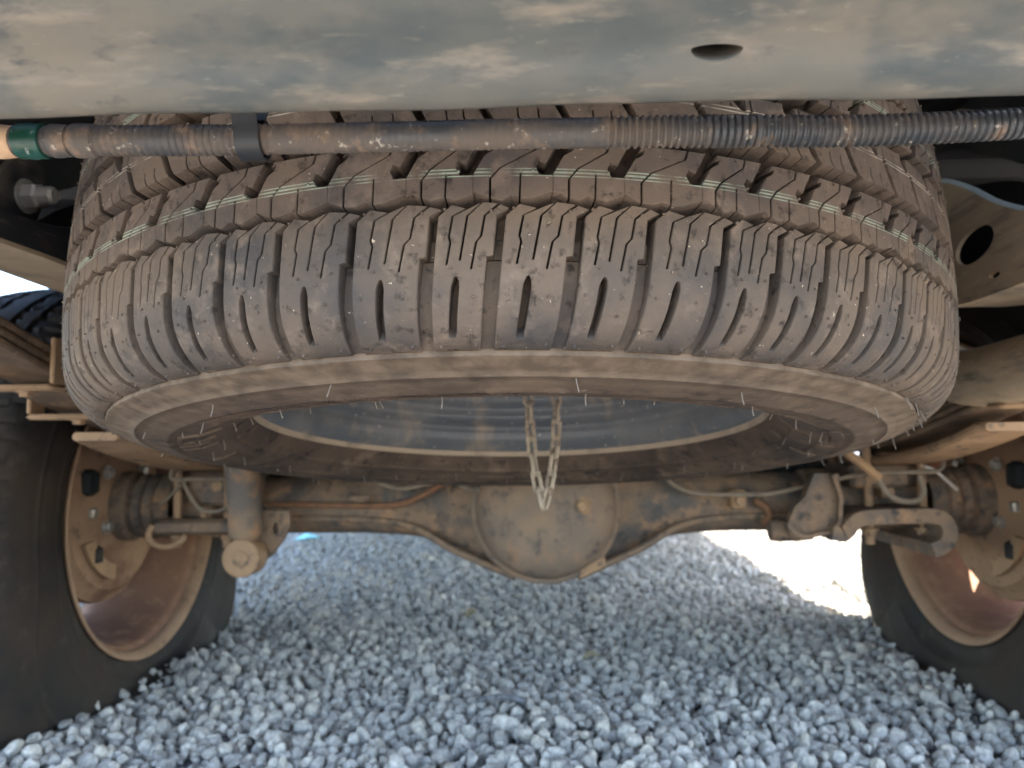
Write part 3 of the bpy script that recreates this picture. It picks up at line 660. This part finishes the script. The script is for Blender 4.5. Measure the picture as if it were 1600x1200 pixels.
for sx in (1, -1):
    sp_ = empty('leaf_spring', (sx * SX, AX_Y, .38), truck)
    for i, (o_, y0, y1) in enumerate(((.018, .48, 2.1), (.008, .6, 2.0), (-.002, .72, 1.9), (-.012, .84, 1.75))):
        leaf('leaf', sx, leaf_curve(o_, y0, y1), .0088, .068, 'spring', sp_)
    ys = np.linspace(.955, 1.72, 24); leaf('overload_leaf', sx, [(y, .352 + .30 * max(0, 1.30 - y) ** 2 * 1.2 + .02 * max(0, 1.3 - y) + .1 * max(0, y - 1.4) ** 2) for y in ys], .0125, .07, 'dust', sp_)
    for yc, zc in ((.80, .4555), (.895, .428)):                      # clips that hold the leaves together
        mb = MB(); a, b = sx * SX - .047, sx * SX + .047
        mb.box((min(a, b), yc - .016, zc - .0065), (max(a, b), yc + .016, zc), .003); mb.box((min(a, b), yc - .014, zc), (min(a, b) + .005, yc + .014, zc + .05), .0015); mb.box((max(a, b) - .005, yc - .014, zc), (max(a, b), yc + .014, zc + .05), .0015)
        cl_ = mb.build('leaf_clip', 'dust', sp_, angle=30); mb = MB(); mb.bolt((sx * SX + .01, yc - .002, zc - .0065), (0, 0, -1), .007, .006); mb.build('clip_rivet', 'dust', sp_)
    mb = MB(); mb.box((sx * SX - .045, AX_Y - .06, .395), (sx * SX + .045, AX_Y + .06, .407), .003); mb.build('spring_pad', 'axle', sp_)
    for yb in (AX_Y - .075, AX_Y + .075):
        for dx in (-.042, .042):
            mb = MB(); x = sx * SX + dx; mb.tube([(x, yb, .415), (x, yb, .3), (x, yb, .222)], .0068, 12); mb.bolt((x, yb, .246), (0, 0, -1), .0105, .011); mb.build('u_bolt', 'dust', sp_)
for sx in (-1, 1):
    mb = MB(); mb.box((sx * SX - .065, AX_Y - .055, .31), (sx * SX + .065, AX_Y + .055, .348), .006); mb.build('spring_seat', 'axle', truck, angle=30)
# spring plates below the axle
mb = MB(); mb.box((-.632, 1.225, .245), (-.492, 1.43, .27), .006); mb.build('spring_plate', 'axle', truck)
mb = MB(); mb.tube(spline([(-.628, 1.224, .262), (-.633, 1.222, .246), (-.622, 1.222, .232), (-.6, 1.222, .228), (-.58, 1.222, .236), (-.572, 1.222, .246)], 4), .005, 8); mb.build('plate_loop', 'dust', truck)
def band(mb, pts_, y0, y1, th):
    n = len(pts_); out = []
    for i in range(n):
        a, b = pts_[max(i - 1, 0)], pts_[min(i + 1, n - 1)]; t = Vector((b[0] - a[0], b[1] - a[1])).normalized(); out.append((pts_[i][0] - t.y * th, pts_[i][1] + t.x * th))
    ring = list(pts_) + out[::-1]
    mb.loft([[(x, y, z) for x, z in ring] for y in (y0, y0 + .002, y1 - .002, y1)], False)
    m = len(ring)
    for y in (y0, y1):
        o = len(mb.v); mb.v += [(x, y, z) for x, z in ring]
        for i in range(n - 1): mb.f.append((o + i, o + i + 1, o + m - 2 - i, o + m - 1 - i))
mb = MB(); band(mb, [tuple(p[:2]) for p in spline([(.435, .236, 0), (.455, .234, 0), (.468, .243, 0), (.48, .256, 0), (.5, .2595, 0), (.54, .2605, 0), (.58, .2605, 0), (.595, .2575, 0), (.5995, .247, 0), (.595, .237, 0), (.58, .231, 0)], 5)], 1.19, 1.43, .022)
mb.build('spring_plate', 'axle', truck)

for sx in (-1, 1):
    mb = MB(); mb.box((sx * .45 - .052, 1.4, .46), (sx * .45 + .052, 1.5, .62), .008); bs = mb.build('bump_stop_bracket', 'frame', truck, angle=30)
    mb = MB(); mb.box((sx * .462 - .062, 1.405, .318), (sx * .462 + .062, 1.495, .459), .012); mb.build('bump_stop', 'rubber_black', bs, angle=40)
# ---- shock absorber on the left
shk = empty('shock_absorber', (-.462, 1.19, .217), truck)
d = Vector((-.012, -.02, .30)).normalized(); b0 = Vector((-.462, 1.19, .248))
mb = MB(); mb.tube([b0 + d * k for k in (-.012, -.006, .0, .004, .012, .11, .22, .30, .36)], .026, 24, True, [.012, .019, .0235, .0255, .026, .026, .026, .026, .026]); mb.build('shock_body', 'shock', shk)
mb = MB(); mb.lathe([(.0, 1.163), (.008, 1.163), (.012, 1.165), (.0125, 1.167), (.024, 1.1665), (.0285, 1.169), (.0295, 1.175), (.0295, 1.205), (.027, 1.21), (0, 1.21)], 28, (-.4615, 0, .2165), 'Y'); mb.build('shock_eye', 'dust', shk)
mb = MB(); mb.prism([(x, 1.214, z) for x, z in ((-.475, .205), (-.455, .197), (-.432, .212), (-.412, .238), (-.4, .262), (-.402, .285), (-.45, .285), (-.47, .255))], (0, .012, 0), [[(-.424 + .0045 * math.cos(k), 1.214, .257 + .009 * math.sin(k)) for k in np.arange(0, 2 * PI, .5)]]); mb.build('shock_bracket', 'axle', shk, angle=30)

# ---- rear axle
ax_ = empty('rear_axle', (0, AX_Y, AX_Z), truck)
mb = MB(); rings = []
xs_ = np.concatenate([np.linspace(-.62, -.3, 9), np.linspace(-.28, .28, 41), np.linspace(.3, .62, 9)])
for x in xs_:
    lo = float(np.interp(abs(x - .004), [0, .03, .06, .1, .14, .18, .22, .26, .3, .62], [.128, .1255, .1175, .1, .08, .063, .054, .0505, .049, .048])); dy = float(np.interp(abs(x - .004), [0, .1, .2, .28, .62], [.078, .07, .055, .049, .048]))
    e = 2.5 if abs(x) < .3 else 2
    ring = []
    for k in range(32):
        a = 2 * PI * k / 32; c, s_ = math.cos(a), math.sin(a)
        ring.append((x, AX_Y + dy * math.copysign(abs(c) ** (2 / e), c), AX_Z + lo * math.copysign(abs(s_) ** (2 / e), s_)))
    rings.append(ring)
mb.loft(rings); mb.build('axle_housing', 'axle', ax_, angle=50)
# pressed ribs along the lower edge of the banjo
for sg in (-1, 1):
    pts_ = spline([(.004 + sg * .44, AX_Y - .045, AX_Z - .02), (.004 + sg * .3, AX_Y - .047, AX_Z - .022), (.004 + sg * .22, AX_Y - .055, AX_Z - .034), (.004 + sg * .155, AX_Y - .066, AX_Z - .068), (.004 + sg * .11, AX_Y - .068, AX_Z - .088), (.004 + sg * .05, AX_Y - .06, AX_Z - .116)], 5)
    mb = MB(); mb.tube(pts_, .006, 10); mb.build('pressed_rib', 'axle', ax_)
cc = (.004, 0, AX_Z - .003); yb = AX_Y - .066
mb = MB(); mb.lathe(spline([(.1215, yb + .01), (.1225, yb - .001), (.119, yb - .006), (.113, yb - .0065)], 4), 72, cc, 'Y'); mb.build('cover_flange', 'cover', ax_)
mb = MB(); mb.lathe(spline([(.1135, yb - .004), (.1115, yb - .02), (.107, yb - .036), (.098, yb - .05), (.081, yb - .0625), (.055, yb - .072), (.025, yb - .077), (.0005, yb - .078)], 5), 72, cc, 'Y'); mb.build('differential_cover', 'cover', ax_, angle=60)
mb = MB(); mb.lathe([(.014, yb - .06), (.0155, yb - .073), (.013, yb - .0755), (.0095, yb - .076), (.0095, yb - .082), (.0078, yb - .0845), (.0, yb - .085)], 8, (.06, .004, AX_Z + .005), 'Y'); mb.build('filler_plug', 'dust', ax_, angle=30)
mb = MB(); mb.lathe([(.021, yb - .055), (.022, yb - .069), (.016, yb - .071), (.01, yb - .071)], 24, (.06, .002, AX_Z + .005), 'Y'); mb.build('plug_boss', 'cover', ax_)
mb = MB(); mb.prism([(.058, yb - .008, .17), (.1, yb - .008, .189), (.098, yb - .008, .204), (.06, yb - .008, .186)], (0, .014, 0)); mb.build('drain_boss', 'dust', ax_, angle=30)
def line(name, pts_, r, mat, parent=ax_, n=8): mb = MB(); mb.tube(spline(pts_, 6), r, n); return mb.build(name, mat, parent)
YL = AX_Y - .06
line('brake_line', [(-.46, YL, .29), (-.4, YL, .289), (-.3, YL - .004, .287), (-.24, YL - .01, .289), (-.2, YL - .016, .302), (-.15, YL - .02, .33)], .0048, 'rust')
line('brake_line', [(-.27, YL - .02, .325), (-.23, YL - .025, .316), (-.19, YL - .025, .322), (-.15, YL - .03, .328), (-.12, YL - .035, .316), (-.075, YL - .035, .313), (-.055, YL - .03, .326)], .0034, 'line')
line('brake_line', [(.19, YL - .015, .342), (.21, YL - .018, .318), (.25, YL - .02, .304), (.32, YL - .02, .302), (.37, YL - .022, .304), (.43, YL - .028, .318), (.5, YL - .04, .333), (.57, YL - .045, .336), (.61, YL - .045, .337), (.625, YL - .04, .35), (.615, YL - .03, .372)], .0034, 'line')
line('brake_hose', [(.43, YL - .1, .4), (.455, YL - .09, .372), (.485, YL - .08, .35), (.512, YL - .07, .33)], .0072, 'hose')
line('brake_hose', [(.51, YL - .07, .33), (.527, YL - .065, .305), (.55, YL - .06, .293), (.575, YL - .055, .293), (.588, YL - .05, .306), (.585, YL - .045, .33)], .0045, 'line')
line('handbrake_wire', [(.6, YL - .02, .345), (.625, YL - .01, .338), (.65, YL, .32), (.67, YL + .01, .305)], .0026, 'white_wire')
line('brake_line', [(-.665, YL + .01, .287), (-.64, YL - .01, .288), (-.615, YL - .02, .305), (-.59, YL - .03, .325)], .003, 'line')
line('brake_line', [(-.6, YL - .03, .36), (-.605, YL - .03, .335), (-.56, YL - .035, .335), (-.5, YL - .035, .334), (-.46, YL - .035, .333)], .0036, 'line')
line('brake_line', [(-.585, YL - .035, .33), (-.567, YL - .035, .3), (-.55, YL - .035, .284), (-.52, YL - .035, .284), (-.5, YL - .035, .3), (-.488, YL - .035, .318)], .0036, 'line')
for x, z, r_ in ((-.0915, .297, .0095), (.315, .2915, .0095), (-.535, .322, .012), (-.515, .302, .008), (.523, .323, .0085), (.552, .305, .0075), (-.556, .276, .0075)):
    mb = MB(); mb.box((x - r_ * 1.3, YL - .012, z - r_ * 1.4), (x + r_ * 1.3, YL + .02, z + r_ * 1.9), .003); mb.build('line_bracket', 'dust', ax_, angle=30)
    mb = MB(); mb.bolt((x, YL - .0125, z), (0, -1, 0), r_ * .85, .008); mb.build('line_bolt', 'dust', ax_, angle=30)
line('line_clip', [(-.315, YL - .008, .302), (-.3, YL - .012, .299), (-.285, YL - .008, .302)], .006, 'axle')
# brackets by the spring seats
mb = MB(); band(mb, [(.372 + .03 - .03 * math.cos(R(k)), .262 + .024 * math.sin(R(k)) * -1) for k in range(0, 130, 13)] + [(.44, .245), (.455, .262), (.458, .3), (.448, .335)], 1.2, 1.3, .006)
mb.build('shock_mount', 'axle', ax_)
mb = MB(); mb.prism([(x, 1.212, z) for x, z in ((.374, .252), (.38, .24), (.4, .236), (.44, .243), (.457, .262), (.458, .335), (.42, .336), (.404, .3), (.388, .285))], (0, .02, 0)); mb.build('mount_face', 'axle', ax_, angle=30)
mb = MB(); mb.tube([(.357, 1.245, .245), (.36, 1.245, .245), (.39, 1.24, .247), (.42, 1.24, .25)], .018, 18, True, [.013, .017, .0185, .019]); mb.build('mount_pin', 'axle', ax_)
mb = MB(); mb.lathe([(.049, .43), (.054, .435), (.054, .475), (.049, .48)], 32, (0, AX_Y, AX_Z), 'X'); mb.build('tube_collar', 'axle', ax_)
line('rust_patch_bracket', [(.345, YL + .005, .29), (.36, YL - .002, .28), (.366, YL, .266), (.358, YL + .004, .253)], .006, 'rust')
mb = MB(); mb.box((.49, YL - .02, .31), (.585, YL + .03, .35), .006); mb.build('bump_bracket', 'axle', ax_, angle=30)
mb = MB(); mb.box((-.585, YL - .02, .29), (-.47, YL + .03, .345), .006); mb.build('bump_bracket', 'axle', ax_, angle=30)

# ---- tyres gone flat: rubber below the ground line is pressed up and swells sideways
def flat(x, y, z, sx, AX_Z=AX_Z):
    z0_ = z
    r = math.hypot(y, z); k = 0.
    ang = abs(math.atan2(y, -z))                                     # 0 straight down
    w = max(0., 1 - (ang / R(78)) ** 2)
    lift = max(0., r - .245) / (TR - .245)
    mid = math.sin(PI * min(1, max(0., (r - .235) / (TR - .235))))
    x2 = x + math.copysign(.008, x) * w * mid + math.copysign(.032, x) * max(0., 1 - (ang / R(40)) ** 2) * max(0., math.sin(PI * min(1., max(0., (r - .262) / .11))))
    floor_ = .001
    lim = -AX_Z + floor_
    ls = min(1., max(0., (r - .25) / .07)); kk = min(1., max(0., (-z0_ - .05) / .17)); kk = kk * kk * (3 - 2 * kk)
    z *= 1 + .17 * ls * kk
    if z < -.15:
        s = .012; zz = z - lim                                        # smooth clamp on the ground
        z = lim + (zz + math.sqrt(zz * zz + s * s)) / 2
    return x2, y * (1 + .2 * ls * kk), z
def tread_h(t, a):
    """worn highway tread: four round grooves, cross cuts in the shoulders and the ribs"""
    at = abs(t)
    if at > .132: return .0014 if (.163 < at < .168 or .203 < at < .206 or .222 < at < .2245) else 0.
    h = 0.
    for g_ in (.024, .062):
        if abs(at - g_ - .002 * math.sin(a * 60 + g_ * 100)) < .0042: h = -.007
    ph = (a * 88 / (2 * PI) + at * 7) % 1
    if .07 < at < .13 and ph < .26: h = -.005 * min(1, (.134 - at) / .03)
    if .034 < at < .052 and (ph + .3) % 1 < .12: h = -.004
    return h
def wheel_tyre(sx, flatten=True, az=AX_Z):
    n = 396; tt = list(np.arange(-.134, .1341, .0042)); outer = list(np.linspace(.142, TEND, 44)); tt = [-t for t in outer[::-1]] + tt + outer
    mb = MB(); rings = []
    for t in tt:
        ring = []
        for k in range(n):
            a = 2 * PI * k / n; r, x = tprof(t, tread_h(t, a))
            p = (x * .9, r * math.cos(a), r * math.sin(a))
            ring.append(flat(*p, sx, az) if flatten else p)
        rings.append(ring)
    mb.loft(rings, False); return mb.mesh('tyre', 'wheel_rubber', angle=35)
def rim_mesh():
    a, b = MB(), MB()
    a.lathe(spline([(.2335, .090), (.2355, .1005), (.2405, .108), (.2465, .1125), (.2495, .1095), (.2465, .104), (.2405, .098)], 5), 96, (0, 0, 0), 'X')
    b.lathe(spline([(.2335, .0902), (.2265, .082), (.2225, .066), (.2185, .03), (.2155, -.02), (.217, -.06), (.229, -.088)], 4), 96, (0, 0, 0), 'X')
    return a.mesh('rim_flange', 'rim_dust', angle=60), b.mesh('rim_barrel', 'rim_inside', angle=60)
def disc_mesh():
    mb = MB(); N_ = 6
    rings = []
    mb.lathe([(.05, -.07), (.11, -.072), (.11, -.088), (.05, -.088)], 48, (0, 0, 0), 'X')
    for k in range(N_):
        a = 2 * PI * k / N_ + .2; wd = .22
        pts_ = []
        for rr_, dw in ((.108, .5), (.15, .38), (.2, .29), (.2295, .3)):
            pts_.append((rr_, dw))
        vs = [(-.072, r_ * math.cos(a - w_), r_ * math.sin(a - w_)) for r_, w_ in pts_] + [(-.072, r_ * math.cos(a + w_), r_ * math.sin(a + w_)) for r_, w_ in pts_[::-1]]
        mb.prism(vs, (-.018, 0, 0))
    return mb.mesh('rim_spokes', 'rim_inside', angle=30)
WZ = {-1: .278, 1: .302}; tyre_left = wheel_tyre(1, True, WZ[-1]); tyre_right = wheel_tyre(1, True, WZ[1]); tyre_full = wheel_tyre(1, False); fl_m, ba_m = rim_mesh(); di_m = disc_mesh()
FRONT_Y = AX_Y + 3.05
for sx, wy, tm, wz, spin in ((-1, AX_Y, tyre_left, WZ[-1], .3), (1, AX_Y, tyre_right, WZ[1], .62), (-1, FRONT_Y, tyre_full, TR - .002, 0), (1, FRONT_Y, tyre_full, TR - .002, 0)):
    w = empty('wheel', (sx * .79, wy, wz), truck)
    for me, nm in ((tm, 'tyre'), (fl_m, 'rim_flange'), (ba_m, 'rim_barrel'), (di_m, 'rim_spokes')):
        o = bpy.data.objects.new(nm, me); col.objects.link(o); o.parent = w
        # meshes are modelled with the inner side towards +x: turn them on the right-hand side
        o.rotation_euler = ((spin if nm == 'rim_spokes' else 0), 0, 0) if sx < 0 else ((spin if nm == 'rim_spokes' else 0), 0, PI) if nm != 'tyre' else (0, 0, PI)
# ---- drum brakes
for sx in (-1, 1):
    br = empty('drum_brake', (sx * .72, AX_Y, AX_Z), truck)
    s_ = -sx
    mb = MB(); X0 = sx * .742
    mb.lathe([(r_, X0 + s_ * h) for r_, h in ((.04, .012), (.07, .014), (.085, .004), (.12, .002), (.142, -.002), (.15, -.012), (.156, -.016), (.163, -.02), (.165, -.032), (.16, -.07), (.0, -.072))], 72, (0, AX_Y, AX_Z), 'X'); mb.build('backing_plate', 'rim_dust', br)
    mb = MB(); mb.lathe([(.06, X0 + s_ * .0), (.06, X0 + s_ * .03), (.051, X0 + s_ * .036), (.056, X0 + s_ * .05), (.051, X0 + s_ * .06), (.056, X0 + s_ * .07), (.051, X0 + s_ * .08), (.057, X0 + s_ * .09), (.051, X0 + s_ * .1), (.049, X0 + s_ * .11)], 36, (0, AX_Y, AX_Z), 'X'); mb.build('axle_end', 'axle', br)
    for (y, z), nm, mt, r_ in (((-.075, -.075), 'inspection_plug', 'rubber_black', .014), ((-.095, .045), 'wheel_cylinder', 'rubber_black', .02), ((-.09, -.005), 'bleed_nipple', 'zinc', .008)):
        mb = MB(); mb.box((X0 + s_ * .0 - .012, AX_Y + y - r_, AX_Z + z - r_ * 1.1), (X0 + .012, AX_Y + y + r_, AX_Z + z + r_ * 1.1), r_ * .35); mb.build(nm, mt, br)
    mb = MB(); pts_ = [(X0 + s_ * .004, AX_Y + .125 * math.cos(R(a)), AX_Z + .125 * math.sin(R(a))) for a in range(205, 262, 6)] + [(X0 + s_ * .004, AX_Y + .1 * math.cos(R(a)), AX_Z + .1 * math.sin(R(a))) for a in range(258, 204, -6)]
    mb.prism(pts_, (s_ * .006, 0, 0)); mb.build('shoe_adjuster_cover', 'dust', br, angle=30)
    for y, z in ((-.06, .06), (.05, .06), (-.06, -.03), (.05, -.04)):
        mb = MB(); mb.bolt((X0 + s_ * .012, AX_Y + y, AX_Z + z), (s_, 0, 0), .009, .009); mb.build('flange_bolt', 'zinc', br, angle=30)

# ---- tailpipe on the right, between rail and spring
mb = MB(); pp = spline([(.56, .42, .475), (.545, .6, .472), (.525, .8, .466), (.528, .98, .465), (.55, 1.15, .52), (.56, 1.4, .58), (.5, 1.8, .55), (.42, 2.6, .45)], 8)
mb.tube(pp, .035, 28); mb.build('tailpipe', 'frame_tan', truck)

# ---- further forward, mostly unseen: tank, silencer, propeller shaft, added to block the sky
mb = MB(); mb.box((-.75, 2.25, .36), (-.2, 3.3, .66), .05); mb.build('fuel_tank', 'black', truck)
mb = MB(); mb.tube([(.45, 2.4, .42), (.45, 2.42, .42), (.45, 3.2, .42), (.45, 3.22, .42)], .1, 28, True, [.07, .1, .1, .07]); mb.build('silencer', 'dust', truck)
mb = MB(); mb.tube([(.004, 1.4, .30), (.004, 1.47, .31), (.004, 1.5, .315), (.004, 3.3, .46)], .04, 20, True, [.045, .03, .04, .04]); mb.build('propeller_shaft', 'axle', truck)
mb = MB(); mb.box((-.42, 3.3, .3), (.42, 4.9, .7), .06); mb.build('engine_block', 'liner', truck)
mb = MB(); mb.box((-.5, 1.58, .315), (.5, 1.66, .45), .012); mb.build('cross_member', 'frame', truck)  # added low to close the bright gap above the axle
# ---- body over it all
mb = MB(); mb.box((-.9, .3, .8), (.9, 2.19, .83), .004)
for k in range(9): mb.box((-.88, .42 + k * .21, .765), (.88, .49 + k * .21, .802), .004)
mb.build('bed_floor', 'liner', truck, angle=30)
for sx in (-1, 1):
    X = sx * 1.0; pts_ = [(X, .12, .62), (X, .12, 1.3), (X, 2.19, 1.3), (X, 2.19, .61), (X, AX_Y + .47, .61)]
    pts_ += [(X, AX_Y + .5 * math.cos(R(a)), .44 + .46 * math.sin(R(a))) for a in range(24, 160, 8)] + [(X, AX_Y - .47, .61)]
    mb = MB(); mb.prism(pts_, (sx * .04, 0, 0)); mb.build('bed_side', 'paint', truck, angle=30)
    mb = MB(); mb.loft([[(sx * x_, AX_Y + .49 * math.cos(R(a)), .47 + .45 * math.sin(R(a))) for a in range(20, 162, 8)] for x_ in (.62, 1.0)], False, False); mb.build('wheel_arch_liner', 'liner', truck)
mb = MB(); mb.box((-.96, .1, .72), (.96, .14, 1.3), .006); mb.build('tailgate', 'paint', truck, angle=30)
mb = MB(); prof = [(2.2, .6), (2.2, 1.25), (2.4, 1.85), (3.7, 1.87), (4.35, 1.35), (5.35, 1.2), (5.5, .95), (5.5, .6)]
mb.prism([(-1.045, y, z) for y, z in prof], (2.09, 0, 0)); cab = mb.build('cab', 'paint', truck, angle=30)
mb = MB(); mb.prism([(-1.049, y, z) for y, z in ((2.55, 1.3), (2.62, 1.75), (3.6, 1.77), (4.15, 1.35))], (2.098, 0, 0)); mb.build('side_glass', 'glass', cab, angle=30)
mb = MB(); mb.box((-.97, .32, .832), (.97, 2.19, .86), .004); mb.build('bed_liner', 'black', truck, angle=30)

# ------------------------------------------------------------------ litter on the gravel
mb = MB(); mb.add([(-.99, 3.05, .012), (-.93, 3.02, .022), (-.9, 3.1, .014), (-.96, 3.13, .03), (-.985, 3.05, .010), (-.93, 3.02, .019), (-.9, 3.1, .011), (-.955, 3.13, .027)], [(0, 1, 3), (1, 2, 3), (4, 7, 5), (5, 7, 6), (0, 4, 5, 1), (1, 5, 6, 2), (2, 6, 7, 3), (3, 7, 4, 0)])
tag(mb.build('plastic_scrap', 'scrap', smooth=False), 'small turquoise plastic scrap lying on the gravel beyond the axle', 'litter')
def dry_leaf(name, x, y, z, ln, wd, az, label, mat='leaf'):
    mb = MB(); rings = []
    for i in range(7):
        u = i / 6; w_ = wd * math.sin(PI * (.06 + .9 * u)); c = Vector((ln * (u - .5), 0, .006 * math.sin(PI * u)))
        rings.append([(c.x, -w_, c.z + .003), (c.x, 0, c.z), (c.x, w_, c.z + .003), (c.x, w_, c.z + .0038), (c.x, 0, c.z + .0008), (c.x, -w_, c.z + .0038)])
    mb.loft(rings); o = mb.build(name, mat, local=True); o.location = (x, y, z); o.rotation_euler = (.2, -.15, az); return tag(o, label, 'leaf')
dry_leaf('dry_leaf', -.16, 1.70, .016, .05, .011, 1.3, 'curled pale dry leaf lying on the gravel left of the differential')
dry_leaf('dry_leaf', .08, 1.36, .016, .03, .010, .1, 'short tan dry leaf lying on the gravel below the differential')
mb = MB(); mb.tube(spline([(-.1, 1.145, .016), (-.075, 1.14, .021), (-.05, 1.143, .02), (-.03, 1.138, .016)], 4), .0045, 8, True); tag(mb.build('twig', 'soil'), 'short grey twig lying on the gravel in the foreground', 'twig')
